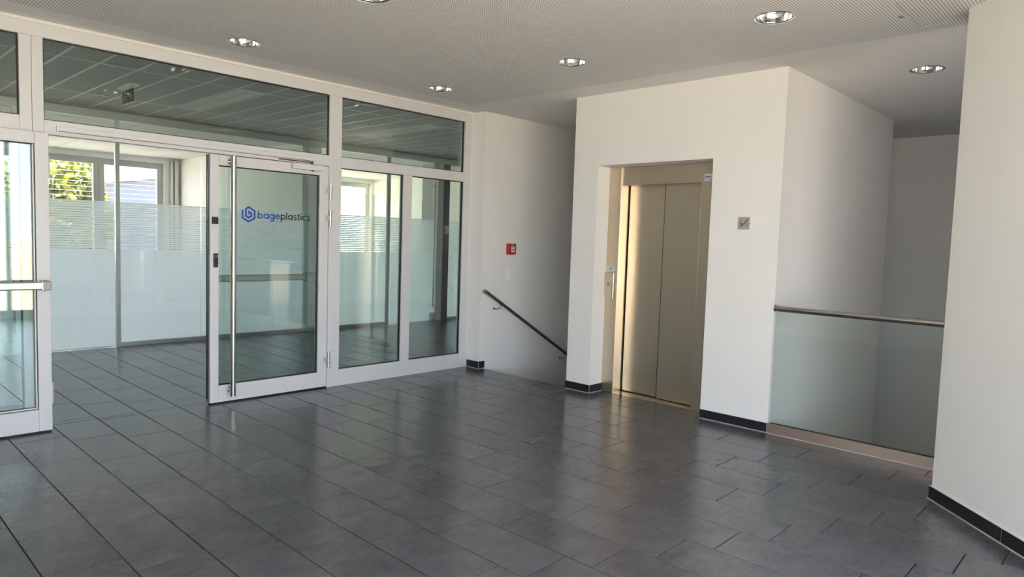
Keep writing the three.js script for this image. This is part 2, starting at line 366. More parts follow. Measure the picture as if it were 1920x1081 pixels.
{ // closed leaf with the pull handle
  const g = thing('door_1', 'closed glazed door leaf with a long steel pull handle and company lettering', 'door', { kind: 'structure' });
  const x0 = 2.421, x1 = 3.543, y0 = 0.014, y1 = 2.130, a = PZ - 0.066, b = PZ + 0.002;
  part('stile', rb(x0, 2.494, y0, y1, a, b), M.frame, g); part('stile', rb(3.449, x1, y0, y1, a, b), M.frame, g);
  part('top_rail', rb(2.4945, 3.4485, 2.042, y1, a, b), M.frame, g); part('bottom_rail', rb(2.4945, 3.4485, y0, 0.158, a, b), M.frame, g);
  glazing(g, 2.494, 3.449, 0.158, 2.042, M.glassDoor);
  part('edge_seal', [bx(x0 - 0.006, x0 + 0.002, y0 + 0.01, y1 - 0.005, a + 0.002, a + 0.014), bx(x0 - 0.005, x0 + 0.002, y0 + 0.01, y1 - 0.005, a + 0.034, a + 0.041)], M.gasket, g);
  part('lock_faceplate', rb(x0 - 0.003, x0 + 0.002, 0.05, 2.08, a + 0.016, a + 0.032, 0.001), M.steel, g);
  part('floor_seal', bx(2.43, 3.545, 0.002, 0.0135, a + 0.01, b - 0.004), M.gasket, g);
  // pull handle
  const hx = 2.588, hz = PZ + 0.075, h = part('pull_handle', cyl([hx, 0.072, hz], [hx, 2.118, hz], 0.0235, 32), M.steel, g, 'full-height brushed steel tube');
  for (const y of [0.115, 2.08]) part('standoff', [cyl([hx, y, PZ - 0.001], [hx, y, hz - 0.018], 0.011, 16), cyl([hx, y, PZ], [hx, y, PZ + 0.006], 0.02, 20)], M.steel, h);
  part('handle_cap', [cyl([hx, 0.068, hz], [hx, 0.0725, hz], 0.0225, 28), cyl([hx, 2.1175, hz], [hx, 2.122, hz], 0.0225, 28)], M.chrome, h);
  // door closer
  const c = part('door_closer', rb(3.155, 3.46, 2.078, 2.13, b - 0.001, b + 0.042, 0.005), M.frame, g);
  part('end_cap', rb(3.149, 3.1545, 2.077, 2.131, b - 0.001, b + 0.042, 0.002), M.aluminium, c);
  part('arm', [rb(3.02, 3.36, 2.146, 2.153, b + 0.012, b + 0.03, 0.002), cyl([3.355, 2.13, b + 0.021], [3.355, 2.158, b + 0.021], 0.008, 16)], M.darkPlastic, c);
  part('spindle', [cyl([3.36, 2.068, b + 0.021], [3.36, 2.078, b + 0.021], 0.014, 16)], M.darkPlastic, c);
  // card reader and lock indicator
  const r = part('card_reader', rb(2.434, 2.484, 1.546, 1.606, b - 0.001, b + 0.02, 0.004), M.darkPlastic, g, 'dark card reader with a grey top');
  part('reader_top', rb(2.434, 2.484, 1.604, 1.616, b - 0.001, b + 0.02, 0.003), M.aluminium, r);
  const k = part('lock_indicator', rb(2.447, 2.484, 1.180, 1.300, b - 0.001, b + 0.016, 0.004), M.darkPlastic, g, 'narrow black lock indicator with a green lamp');
  part('indicator_light', [bx(2.460, 2.474, 1.268, 1.2705, b + 0.0155, b + 0.0168), bx(2.460, 2.474, 1.2795, 1.282, b + 0.0155, b + 0.0168), bx(2.460, 2.4625, 1.2705, 1.2795, b + 0.0155, b + 0.0168), bx(2.4715, 2.474, 1.2705, 1.2795, b + 0.0155, b + 0.0168)], M.greenLed, k);
  for (const y of [1.903, 1.645, 0.275]) hingeOn(g, 3.556, y, PZ + 0.017, 1);
  // push bar on the far side
  const pb = part('push_bar', rb(2.50, 3.40, 1.045, 1.105, a - 0.085, a - 0.04, 0.01, 3), M.aluminium, g);
  part('bar_mount', [rb(2.455, 2.53, 1.035, 1.115, a - 0.09, a, 0.006), rb(3.37, 3.46, 1.035, 1.115, a - 0.09, a, 0.006)], M.greyFrame, pb);
  // lettering: hexagonal emblem and two-tone word, cut from film
  const lz = GZ + 0.0062, depth = 0.0012;
  const shapeGeo = (shapes) => { const e = new THREE.ExtrudeGeometry(shapes, { depth, bevelEnabled: false, curveSegments: 24 }); return e; };
  const ribbon = (pts, w) => { // open polyline with mitred corners
    const L = [], R = [], P = pts.map((p) => new THREE.Vector2(...p));
    P.forEach((p, i) => {
      const d0 = i ? p.clone().sub(P[i - 1]).normalize() : null, d1 = i < P.length - 1 ? P[i + 1].clone().sub(p).normalize() : null;
      const n0 = d0 && new THREE.Vector2(-d0.y, d0.x), n1 = d1 && new THREE.Vector2(-d1.y, d1.x);
      let n = n0 && n1 ? n0.clone().add(n1).normalize() : (n0 ?? n1).clone();
      const k = n0 && n1 ? 1 / Math.max(0.4, n.dot(n0)) : 1;
      L.push(p.clone().addScaledVector(n, w / 2 * k)); R.push(p.clone().addScaledVector(n, -w / 2 * k));
    });
    return new THREE.Shape([...L, ...R.reverse()]);
  };
  const arc = (cx, cy, r, a0, a1, n = 22) => Array.from({ length: n + 1 }, (_, i) => { const t = (a0 + (a1 - a0) * i / n) * Math.PI / 180; return [cx + r * Math.cos(t), cy + r * Math.sin(t)]; });
  const ringShape = (cx, cy, r, w) => { const s = new THREE.Shape(); s.absarc(cx, cy, r + w / 2, 0, Math.PI * 2); const h = new THREE.Path(); h.absarc(cx, cy, r - w / 2, 0, Math.PI * 2, true); s.holes.push(h); return s; };
  const word = part('lettering_emblem', (() => {
    const cx = 2.768, cy = 1.642, R = 0.0635, hex = (k, r = R) => [cx + r * Math.sin(k * Math.PI / 3) , cy + r * Math.cos(k * Math.PI / 3)];
    // outer hexagon open at the upper left, folded inward to a small g-like hook
    const out = [[hex(5)[0], hex(5)[1] + 0.006], hex(4), hex(3), hex(2), hex(1), hex(0)];
    const inX = cx - 0.0245;
    out.push([inX, cy + 0.048], [inX, cy - 0.014], [cx, cy - 0.029], [cx + 0.0245, cy - 0.014], [cx + 0.0245, cy + 0.010], [cx + 0.004, cy + 0.022], [cx + 0.004, cy - 0.001]);
    return shapeGeo([ribbon(out, 0.0145)]).translate(0, 0, lz);
  })(), M.blue, g, 'blue hexagonal emblem');
  word.userData.label = 'blue hexagonal emblem';
  const S = 0.0455, Wd = 0.0095 / S;   // x height, stroke
  const r0 = 0.5 - Wd / 2;
  const glyph = {
    b: [0.98, (x) => [ringShape(x + 0.5, 0.5, r0, Wd), ribbon([[x + Wd / 2, 0], [x + Wd / 2, 1.47]], Wd)]],
    a: [1.0, (x) => [ringShape(x + 0.5, 0.5, r0, Wd), ribbon([[x + 1 - Wd / 2, 0], [x + 1 - Wd / 2, 1]], Wd)]],
    g: [1.0, (x) => [ringShape(x + 0.5, 0.5, r0, Wd), ribbon([[x + 1 - Wd / 2, 1], [x + 1 - Wd / 2, 0], ...arc(x + 0.5, 0, 0.5 - Wd / 2, 0, -150)], Wd)]],
    e: [0.98, (x) => [ribbon([[x + Wd, 0.5], [x + 1 - Wd / 2, 0.5], ...arc(x + 0.5, 0.5, r0, 8, 318, 36)], Wd)]],
    p: [0.98, (x) => [ringShape(x + 0.5, 0.5, r0, Wd), ribbon([[x + Wd / 2, -0.46], [x + Wd / 2, 1]], Wd)]],
    l: [Wd, (x) => [ribbon([[x + Wd / 2, 0], [x + Wd / 2, 1.47]], Wd)]],
    s: [0.72, (x) => [ribbon([...arc(x + 0.37, 0.735, 0.225, 25, 262, 20), ...arc(x + 0.35, 0.285, 0.235, 78, -165, 20)], Wd)]],
    t: [0.52, (x) => [ribbon([[x + 0.22, 1.32], [x + 0.22, 0.3], ...arc(x + 0.44, 0.3, 0.22, 180, 280, 10)], Wd), ribbon([[x, 0.93], [x + 0.5, 0.93]], Wd * 0.9)]],
    i: [Wd, (x) => [ribbon([[x + Wd / 2, 0], [x + Wd / 2, 1]], Wd), (() => { const s = new THREE.Shape(); s.absarc(x + Wd / 2, 1.3, Wd * 0.68, 0, Math.PI * 2); return s; })()]],
    c: [0.86, (x) => [ribbon(arc(x + 0.5, 0.5, r0, 48, 312, 34), Wd)]],
  };
  let x = 0; const list = [...'bageplastics'], total = list.reduce((t, ch) => t + glyph[ch][0] + 0.13, -0.13), X0 = 2.852, WIDTH = 0.515, sx = WIDTH / (total * S);
  list.forEach((ch, i) => {
    const e = shapeGeo(glyph[ch][1](x)); e.scale(S * sx, S, 1); e.translate(X0, 1.610, lz);
    part('letter_' + ch, e, i < 4 ? M.blue : M.black, g);
    x += glyph[ch][0] + 0.13;
  });
}
{ // open leaf, swung back against the side light
  const g = thing('door_2', 'open glazed door leaf folded back against the partition, with a horizontal push bar', 'door', { kind: 'structure' });
  const x0 = 0.135, x1 = 1.262, y0 = 0.014, y1 = 2.14, a = PZ + 0.004, b = PZ + 0.07;
  part('stile', rb(x0, 0.22, y0, y1, a, b), M.frame, g); part('stile', rb(1.18, x1, y0, y1, a, b), M.frame, g);
  part('top_rail', rb(0.2205, 1.1795, 2.057, y1, a, b), M.frame, g); part('bottom_rail', rb(0.2205, 1.1795, y0, 0.172, a, b), M.frame, g);
  glazing(g, 0.22, 1.18, 0.172, 2.057, M.glassDoor, b - 0.033);
  part('glazing_bead', [bx(0.225, 1.175, 0.179, 0.187, b - 0.02, b - 0.004), bx(1.165, 1.1732, 0.187, 2.05, b - 0.02, b - 0.004)], M.frame, g);
  part('floor_seal', bx(x0, x1 - 0.005, 0.002, 0.0135, a + 0.006, b - 0.012), M.gasket, g);
  const pb = part('push_bar', rb(0.25, 1.20, 1.038, 1.096, b + 0.04, b + 0.085, 0.012, 3), M.aluminium, g, 'satin aluminium push bar');
  part('bar_mount', [rb(1.195, 1.248, 1.034, 1.1, b, b + 0.088, 0.006), rb(0.18, 0.26, 1.034, 1.1, b, b + 0.088, 0.006)], M.greyFrame, pb);
  part('bar_cover', rb(1.19, 1.208, 1.036, 1.098, b + 0.038, b + 0.0875, 0.004), M.steel, pb);
  for (const y of [1.903, 1.645, 0.275]) part('hinge', [cyl([1.268, y - 0.026, a + 0.02], [1.268, y + 0.026, a + 0.02], 0.012, 18), cyl([1.268, y + 0.029, a + 0.02], [1.268, y + 0.078, a + 0.02], 0.012, 18), cyl([1.268, y - 0.078, a + 0.02], [1.268, y - 0.029, a + 0.02], 0.012, 18)], M.frameEdge, g);
  part('latch', [rb(1.259, 1.266, 1.04, 1.06, b - 0.05, b - 0.03, 0.002)], M.darkPlastic, g);
}

// ---------------------------------------------------------------- baseboards (tile plinths with pale sealant)
function plinth(parent, pts, h, t) { // along a straight run on the floor, thickness t to the left of the way a -> b
  for (let i = 0; i + 1 < pts.length; i++) {
    const [ax, az] = pts[i], [bx_, bz] = pts[i + 1], L = Math.hypot(bx_ - ax, bz - az), ang = Math.atan2(-(bz - az), bx_ - ax);
    const place = (g) => g.applyMatrix4(new THREE.Matrix4().makeRotationY(ang).setPosition(ax, 0, az));
    part('plinth_tile', place(rb(0.0012, L - 0.0012, 0.006, h, 0, t, 0.001)), M.plinth, parent);
    part('sealant', place(bx(-0.001, L + 0.001, 0.0002, 0.0062, t - 0.004, t + 0.006)), M.paleGrout, parent);
    if (i) part('joint', place(bx(-0.0016, 0.0016, 0.006, h - 0.001, 0, t - 0.0005)), M.paleGrout, parent);
    part('top_bead', place(bx(0, L, h - 0.0005, h + 0.004, 0, t * 0.8)), M.frameEdge, parent);
  }
}
{
  const g = thing('baseboard_back', 'short dark tile plinth around the foot of the stair wall corner', 'baseboard', { kind: 'structure' });
  plinth(g, [[5.4045, PZ], [5.4045, -5.785], [5.4045, -5.618]], 0.084, 0.01);
  part('plinth_tile', rb(5.3945, 5.492, 0.006, 0.084, AZ, AZ + 0.01, 0.001), M.plinth, g);
  part('joint', bx(5.3925, 5.3965, 0.004, 0.083, AZ + 0.007, AZ + 0.0112), M.paleGrout, g);
  part('sealant', bx(5.394, 5.45, 0.0002, 0.006, AZ + 0.006, AZ + 0.016), M.paleGrout, g);
}
{
  const g = thing('baseboard_elevator', 'dark tile plinth along the foot of the elevator wall on both sides of the recess', 'baseboard', { kind: 'structure' });
  plinth(g, [[WX, BLOCK.z0 - 0.01], [WX, -4.0365]], 0.08, 0.01);
  plinth(g, [[WX - 0.01, -4.045], [5.618, -4.045]], 0.08, 0.01);
  part('joint', bx(WX - 0.0112, WX - 0.0075, 0.004, 0.079, -4.0385, -4.0345), M.paleGrout, g);
  plinth(g, [[WX, -2.834], [WX, -2.2355]], 0.08, 0.01);
  part('joint', bx(WX - 0.0105, WX, 0.004, 0.079, -2.2385, -2.2345), M.paleGrout, g);
}
{
  const g = thing('baseboard_diagonal', 'long dark tile plinth with pale sealant at the foot of the angled wall', 'baseboard', { kind: 'structure' });
  const p = (t) => [DA[0] + DD[0] * t, DA[1] + DD[1] * t];
  plinth(g, [p(-0.012), p(0.615), p(1.215), p(1.73)], 0.08, 0.011);
}

// ---------------------------------------------------------------- elevator entrance
{
  const g = thing('elevator_door', 'closed two-panel brushed steel elevator door in its steel frame', 'elevator');
  const X = 5.62;
  part('jamb_panel', rb(X, X + 0.02, 0.002, 2.238, -4.0435, -3.914, 0.0015), M.brushed, g);
  part('side_reveal', rb(X - 0.004, X + 0.15, 0.002, 2.238, -3.9135, -3.902, 0.0015), M.brushed, g);
  part('header', rb(X + 0.012, X + 0.05, 2.062, 2.236, -3.9015, -3.0335, 0.0015), M.brushed, g);
  part('soffit', rb(X + 0.05, X + 0.16, 2.062, 2.075, -3.9015, -3.0335, 0.0015), M.brushed, g);
  part('jamb_post', rb(X - 0.012, X + 0.15, 0.002, 2.238, -3.033, -2.8365, 0.006, 3), M.brushed, g);
  part('door_panel', rb(X + 0.145, X + 0.17, 0.012, 2.075, -3.888, -3.44, 0.002), M.brushed, g);
  part('door_panel', rb(X + 0.106, X + 0.138, 0.012, 2.075, -3.466, -3.036, 0.002), M.brushed, g);
  part('seam_shade', rb(X + 0.106, X + 0.1125, 0.012, 2.07, -3.4725, -3.4665, 0.001), M.gasket, g);  // dark strip paints the shade where the front panel overlaps the rear
  part('car_door', rb(X + 0.24, X + 0.265, 0.012, 2.2, -3.95, -2.95, 0.002), M.brushed, g);
  const s = part('sill', rb(X + 0.002, X + 0.18, -0.01, 0.0035, -3.9015, -3.0335, 0.001), M.brushed, g);
  part('sill_groove', [bx(X + 0.118, X + 0.132, 0.0036, 0.0042, -3.9, -3.035), bx(X + 0.15, X + 0.164, 0.0036, 0.0042, -3.9, -3.035)], M.gasket, s);
  part('sill_trim', rb(X - 0.03, X, -0.004, 0.0025, -3.91, -2.84, 0.0008), M.steel, g);
  const c = part('call_panel', rb(X - 0.022, X, 0.948, 1.200, -4.036, -3.948, 0.004), M.brushed, g, 'raised call panel with one round button');
  part('grip_edge', cyl([X - 0.016, 0.95, -3.9395], [X - 0.016, 1.2, -3.9395], 0.0125, 20), M.steel, c);
  part('button', cyl([X - 0.0225, 1.082, -3.99], [X - 0.026, 1.082, -3.99], 0.017, 28), M.steel, c);
  part('button_mark', [0, 1, 2].map((k) => { const t = new THREE.TorusGeometry(0.0125, 0.0022, 6, 10, 1.3); t.rotateZ(k * 2.1 + 0.4); t.rotateY(-Math.PI / 2); return t.translate(X - 0.0265, 1.082, -3.99); }), M.darkPlastic, c);
  const lab = (w, h, lines, red) => canvasTex(w, h, (q) => { q.fillStyle = '#e9edf4'; q.fillRect(0, 0, w, h); q.fillStyle = '#4a5a8c'; lines.forEach(([x0, y0, l, t]) => q.fillRect(x0 * w, y0 * h, l * w, t * h)); if (red) { q.fillStyle = '#7a1d24'; q.fillRect(0.62 * w, 0.72 * h, 0.12 * w, 0.16 * h); q.fillStyle = '#333a4c'; q.fillRect(0.84 * w, 0.68 * h, 0.1 * w, 0.2 * h); } });
  const sticker = (name, z0, z1, y0, y1, x, t, label) => { const m = part(name, new THREE.BoxGeometry(z1 - z0, y1 - y0, 0.0012).rotateY(-Math.PI / 2).translate(x, (y0 + y1) / 2, (z0 + z1) / 2), std({ map: t, roughness: 0.5 }), g, label); return m; };
  sticker('sticker', -4.024, -3.944, 1.218, 1.256, X - 0.001, lab(128, 64, [[0.25, 0.12, 0.5, 0.12], [0.12, 0.4, 0.76, 0.2], [0.12, 0.72, 0.7, 0.1]]), 'small white notice with lines of blue print');
  sticker('sticker', -3.008, -2.916, 2.070, 2.134, X - 0.0128, lab(128, 80, [[0.1, 0.32, 0.45, 0.14], [0.62, 0.32, 0.3, 0.1], [0.1, 0.56, 0.5, 0.05]], true), 'white notice with small print');
}
{
  const t = canvasTex(256, 256, (q) => {
    q.fillStyle = '#a9a7a2'; q.fillRect(0, 0, 256, 256); q.lineCap = 'round';
    q.strokeStyle = '#55575a'; q.lineWidth = 15; q.beginPath(); q.moveTo(66, 66); q.bezierCurveTo(44, 82, 86, 96, 62, 112); q.bezierCurveTo(48, 124, 74, 128, 70, 134); q.stroke();
    q.lineWidth = 9; q.strokeStyle = '#6a6b6c'; q.strokeRect(78, 138, 152, 26); q.fillStyle = '#55575a'; q.fillRect(52, 134, 32, 24);
    q.lineCap = 'butt'; q.strokeStyle = '#5a1f22'; q.lineWidth = 19; q.beginPath(); q.moveTo(56, 214); q.lineTo(216, 44); q.stroke();
  });
  const g = thing('no_smoking_sign', 'small square grey plate with a struck-through cigarette on the elevator wall', 'sign');
  part('plate', rb(WX - 0.004, WX, 1.642, 1.745, -2.583, -2.480, 0.001), M.aluminium, g);
  part('print', new THREE.PlaneGeometry(0.1, 0.1).rotateY(-Math.PI / 2).translate(WX - 0.0045, 1.6935, -2.5315), std({ map: t, roughness: 0.5 }), g);
}

// ---------------------------------------------------------------- glass balustrade
{
  const g = thing('glass_balustrade', 'frameless glass balustrade with a round steel top rail guarding the stairwell', 'balustrade');
  part('pane', bx(5.424, 5.440, 0.06, 1.004, -2.216, 0.55), M.glassRail, g);
  part('base_profile', rb(5.405, 5.458, 0, 0.082, -2.2325, 0.58, 0.002), M.brushedDark, g, 'brownish brushed metal base channel');
  part('base_seal', bx(5.418, 5.446, 0.0815, 0.085, -2.216, 0.55), M.gasket, g);
  part('sealant', bx(5.397, 5.406, 0.0002, 0.006, -2.2325, -0.95), M.paleGrout, g);
  part('handrail', cyl([5.432, 1.017, -2.205], [5.432, 1.017, 0.58], 0.0215, 28), M.steel, g);
  part('rail_channel', bx(5.421, 5.443, 0.994, 1.003, -2.21, 0.58), M.gasket, g);
  part('end_fitting', [cyl([5.432, 1.017, -2.2345], [5.432, 1.017, -2.228], 0.029, 28), cyl([5.432, 1.017, -2.2285], [5.432, 1.017, -2.196], 0.0228, 28)], M.steel, g);
}

// ---------------------------------------------------------------- on the stair wall
{
  const g = thing('fire_alarm_box', 'red square fire alarm call point on the stair wall', 'alarm box');
  part('housing', rb(5.800, 5.930, 1.318, 1.448, AZ, AZ + 0.045, 0.008, 3), M.red, g);
  const t = canvasTex(128, 160, (q) => { q.fillStyle = '#e8e4dc'; q.fillRect(0, 0, 128, 160); q.fillStyle = '#555'; q.fillRect(34, 14, 60, 14); q.fillStyle = '#16181c'; q.beginPath(); q.arc(64, 84, 20, 0, 7); q.fill(); q.beginPath(); q.moveTo(12, 84); q.lineTo(40, 66); q.lineTo(40, 102); q.fill(); q.beginPath(); q.moveTo(116, 84); q.lineTo(88, 66); q.lineTo(88, 102); q.fill(); q.fillStyle = '#777'; q.fillRect(24, 134, 80, 8); });
  part('glass_window', new THREE.BoxGeometry(0.056, 0.07, 0.002).translate(5.872, 1.38, AZ + 0.0455), std({ map: t, roughness: 0.3 }), g, 'white break-glass window with a black button print');
  part('hinge_clip', rb(5.852, 5.878, 1.434, 1.449, AZ + 0.03, AZ + 0.05, 0.003), M.aluminium, g);
}
{
  const g = thing('light_switch', 'white upright light switch plate below the red alarm box', 'switch');
  part('frame_plate', rb(5.820, 5.902, 0.993, 1.155, AZ, AZ + 0.01, 0.004, 2), M.whitePlastic, g);
  part('rocker', rb(5.832, 5.890, 1.080, 1.144, AZ + 0.008, AZ + 0.0155, 0.003), M.whitePlastic, g);
  part('rocker', rb(5.832, 5.890, 1.004, 1.068, AZ + 0.008, AZ + 0.0155, 0.003), M.whitePlastic, g);
}
{
  const g = thing('stair_handrail', 'dark steel tube handrail sloping down along the stair wall', 'handrail');
  const z = -5.555, y = (x) => 0.899 - 0.5735 * (x - 5.417);
  part('rail', cyl([5.417, y(5.417), z], [8.05, y(8.05), z], 0.0205, 24), M.steel, g);
  part('end_cap', cyl([5.407, y(5.407), z], [5.4185, y(5.4185), z], 0.0212, 24), M.greyFrame, g);
  for (const x of [5.628, 6.868, 7.85]) {
    const yb = y(x + 0.03) - 0.075;
    part('bracket', [tube([[x, yb, AZ], [x + 0.01, yb - 0.004, AZ + 0.03], [x + 0.03, yb + 0.012, z], [x + 0.04, y(x + 0.04) - 0.018, z]], 0.006, 24, 8), cyl([x, yb, AZ], [x, yb, AZ + 0.006], 0.016, 20)], M.steel, g);
  }
}
{ // stairs down
  const stairs = (name, label, x0, dir, y0, n, z0, z1) => {
    const g = thing(name, label, 'stairs');
    for (let i = 0; i < n; i++) {
      const yt = y0 - 0.17 * (i + 1), a = x0 + dir * 0.29 * i, b = x0 + dir * 0.29 * (i + 1);
      part('step', bx(Math.min(a, b), Math.max(a, b), yt - 0.17, yt, z0, z1), M.tileTones[i % 4], g);
    }
    return g;
  };
  const s = stairs('staircase', 'dark stone stairs leading down beside the stair wall', 5.46, 1, 0, 8, -5.62, -4.345);
  part('riser', bx(5.45, 5.46, -0.17, -0.001, -5.62, -4.345), M.tileTones[1], s);
  stairs('staircase', 'lower flight of dark stairs in the stairwell behind the glass balustrade', 8.3, -1, -1.53, 9, -2.2, 0.58);
}

// ---------------------------------------------------------------- corridor behind the partition
{
  const g = thing('ceiling_corridor', 'white corridor ceiling of long narrow metal panels', 'ceiling', { kind: 'structure' });
  part('carrier', bx(FX, 10, CH2 + 0.012, CH2 + 0.02, Z2, PZ - FD - 0.002), M.officeGrid, g);
  const shadedPanel = std({ color: rgb(0.50, 0.50, 0.49), roughness: 0.8 }), bright = std({ color: rgb(0.9, 0.9, 0.88), roughness: 0.45 });  // shade of the unlit panels and sheen of the bars put into their colours
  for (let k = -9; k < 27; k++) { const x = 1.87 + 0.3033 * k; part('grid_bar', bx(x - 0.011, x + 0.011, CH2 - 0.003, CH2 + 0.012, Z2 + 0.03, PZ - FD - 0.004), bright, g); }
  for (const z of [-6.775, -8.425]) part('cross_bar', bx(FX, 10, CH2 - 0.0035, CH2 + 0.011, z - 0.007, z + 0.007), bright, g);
  const rows = [[-5.895, -6.775], [-6.775, -8.425], [-8.425, Z2 + 0.03]], geo = rows.map(([a, b]) => bx(0.0112, 0.2921, 0, 0.012, b + 0.0072, a - 0.0072));
  for (let k = -10; k < 27; k++) rows.forEach((r, i) => {
    const x = 1.87 + 0.3033 * k; if (x < FX - 0.01 || x > 9.7) return;
    if (i === 1 && (k === 4 || k === 12)) return; // luminaires sit here
    const m = part('ceiling_panel', geo[i], shadedPanel, g); m.position.set(x, CH2, 0);
  });
}
for (const [k, label] of [[4, 'long recessed louvre luminaire near the green exit sign'], [12, 'long recessed louvre luminaire beside the small ceiling air outlet']]) {
  const x = 1.87 + 0.3033 * k, g = thing('ceiling_light', label, 'ceiling light', { group: 'louvre luminaires in the corridor ceiling' });
  part('housing', [bx(x + 0.006, x + 0.03, CH2 - 0.012, CH2 + 0.06, -8.41, -6.79), bx(x + 0.272, x + 0.297, CH2 - 0.012, CH2 + 0.06, -8.41, -6.79), bx(x + 0.03, x + 0.272, CH2 + 0.055, CH2 + 0.06, -8.41, -6.79), bx(x + 0.03, x + 0.272, CH2 - 0.012, CH2 + 0.055, -8.41, -8.37), bx(x + 0.03, x + 0.272, CH2 - 0.012, CH2 + 0.055, -6.83, -6.79), bx(x + 0.135, x + 0.167, CH2 - 0.012, CH2 + 0.055, -8.37, -6.83)], M.officeGrid, g);
  for (const c of [0.0825, 0.2195]) part('reflector', Array.from({ length: 26 }, (_, i) => bx(x + c - 0.05, x + c + 0.05, CH2 - 0.01, CH2 + 0.02, -8.35 + i * 0.06, -8.33 + i * 0.06)), M.officeGrid, g).userData.kind = 'stuff';
  for (const c of [0.0825, 0.2195]) part('tube', cyl([x + c, CH2 + 0.04, -8.36], [x + c, CH2 + 0.04, -6.84], 0.008, 10), M.whitePlastic, g);
}
{
  const g = thing('air_outlet', 'short slotted air outlet in the corridor ceiling', 'vent');
  part('frame', [rb(5.07, 5.10, CH2 - 0.012, CH2, -7.82, -7.46, 0.002), rb(5.13, 5.16, CH2 - 0.012, CH2, -7.82, -7.46, 0.002)], M.officeGrid, g);
  part('slot', bx(5.10, 5.13, CH2 - 0.006, CH2, -7.82, -7.46), M.gasket, g);
}
{
  const g = thing('exit_sign', 'green hanging exit sign with running figure and arrow', 'exit sign');
  part('ceiling_plate', rb(2.30, 2.40, CH2 - 0.016, CH2, -7.79, -7.41, 0.002), M.whitePlastic, g);
  part('holder', rb(2.338, 2.362, CH2 - 0.04, CH2 - 0.016, -7.76, -7.44, 0.002), M.aluminium, g);
  part('panel', rb(2.345, 2.355, 2.728, CH2 - 0.04, -7.755, -7.445, 0.001), std({ color: rgb(0.004, 0.05, 0.032), roughness: 0.3 }), g);
  part('edge', bx(2.344, 2.356, 2.722, 2.729, -7.756, -7.444), M.whitePlastic, g);
  const t = canvasTex(256, 128, (q) => {
    q.fillStyle = '#0b3a2c'; q.fillRect(0, 0, 256, 128); q.strokeStyle = q.fillStyle = '#a9cbbd'; q.lineWidth = 11; q.lineCap = 'round';
    q.beginPath(); q.moveTo(140, 64); q.lineTo(226, 64); q.moveTo(196, 34); q.lineTo(228, 64); q.lineTo(196, 94); q.stroke();
    q.beginPath(); q.arc(72, 24, 9, 0, 7); q.fill(); q.lineWidth = 9;
    q.beginPath(); q.moveTo(66, 40); q.lineTo(58, 70); q.lineTo(78, 86); q.lineTo(72, 112); q.moveTo(58, 70); q.lineTo(44, 94); q.lineTo(24, 98); q.moveTo(64, 44); q.lineTo(44, 52); q.lineTo(36, 66); q.moveTo(66, 46); q.lineTo(84, 60); q.lineTo(98, 54); q.stroke();
    q.lineWidth = 5; q.strokeRect(12, 8, 100, 112);
  });
  part('print', new THREE.PlaneGeometry(0.30, 0.128).rotateY(-Math.PI / 2).translate(2.3443, 2.794, -7.6), phys({ map: t, roughness: 0.9, specularIntensity: 0.2 }), g);
}
{ // frosted glass partition towards the offices
  const g = thing('window_2', 'glass office partition with frosted film and a band of fine stripes', 'glass partition', { kind: 'structure' });
  const a = Z2 - 0.05, b = Z2;
  part('head_rail', rb(FX, 10, 2.79, 2.885, a, b, 0.003), M.aluminium, g);
  part('head_shadow_gap', bx(FX, 10, 2.885, CH2, a + 0.01, b - 0.01), M.greyFrame, g);
  for (const [x0, x1, m] of [[2.752, 2.80, M.aluminium], [6.83, 6.88, M.greyFrame], [8.035, 8.18, M.darkPost], [1.55, 1.60, M.aluminium], [9.3, 9.36, M.greyFrame], [-0.9, -0.85, M.aluminium]]) part('post', rb(x0, x1, 0, 2.79, a, b, 0.002), m, g);
  for (const [x0, x1] of [[2.80, 6.83], [8.18, 9.3], [-0.85, 1.55]]) part('sill_rail', rb(x0, x1, 0, 0.05, a, b, 0.002), M.aluminium, g);
  part('wall_return', rb(7.905, 8.034, 0, 2.79, a - 0.4, b, 0.002), M.wall, g);
  const G = Z2 - 0.025;
  const stripes = (x0, x1) => Array.from({ length: 20 }, (_, i) => bx(x0, x1, 1.228 + i * 0.0288, 1.228 + i * 0.0288 + 0.0235, G - 0.0085, G - 0.0065));
  const fitted = (x0, x1, y0 = 0.05) => {
    const p = part('pane', bx(x0 + 0.002, x1 - 0.002, y0, 2.79, G - 0.006, G + 0.006), M.glassOffice, g);
    part('frosted_film', bx(x0 + 0.002, x1 - 0.002, y0, 1.22, G - 0.0085, G - 0.0065), M.film, p);
    const s = part('film_stripes', stripes(x0 + 0.002, x1 - 0.002), M.film, p); s.userData.kind = 'stuff';
    return p;
  };
  fitted(2.80, 3.79); fitted(3.792, 4.82); fitted(4.822, 5.85); fitted(5.852, 6.83); fitted(8.18, 9.3); fitted(-0.85, 0.4); fitted(0.4, 1.55);
  const leaf = (x0, x1, handle, box) => {
    const p = fitted(x0, x1, 0.012);
    part('pull_bar', cyl([handle, 0.25, Z2 + 0.05], [handle, 2.45, Z2 + 0.05], 0.011, 14), M.steel, p);
    part('patch_fitting', [rb(box - 0.05, box + 0.05, 0.012, 0.15, Z2 - 0.05, Z2 + 0.005, 0.002), rb(box - 0.05, box + 0.05, 2.70, 2.785, Z2 - 0.05, Z2 + 0.005, 0.002)], M.aluminium, p);
    for (const y of [0.3, 2.38]) part('bar_fixing', cyl([handle, y, Z2 - 0.02], [handle, y, Z2 + 0.05], 0.007, 10), M.steel, p);
  };
  leaf(1.605, 2.75, 1.70, 1.665); leaf(6.885, 7.90, 7.80, 7.845);
}
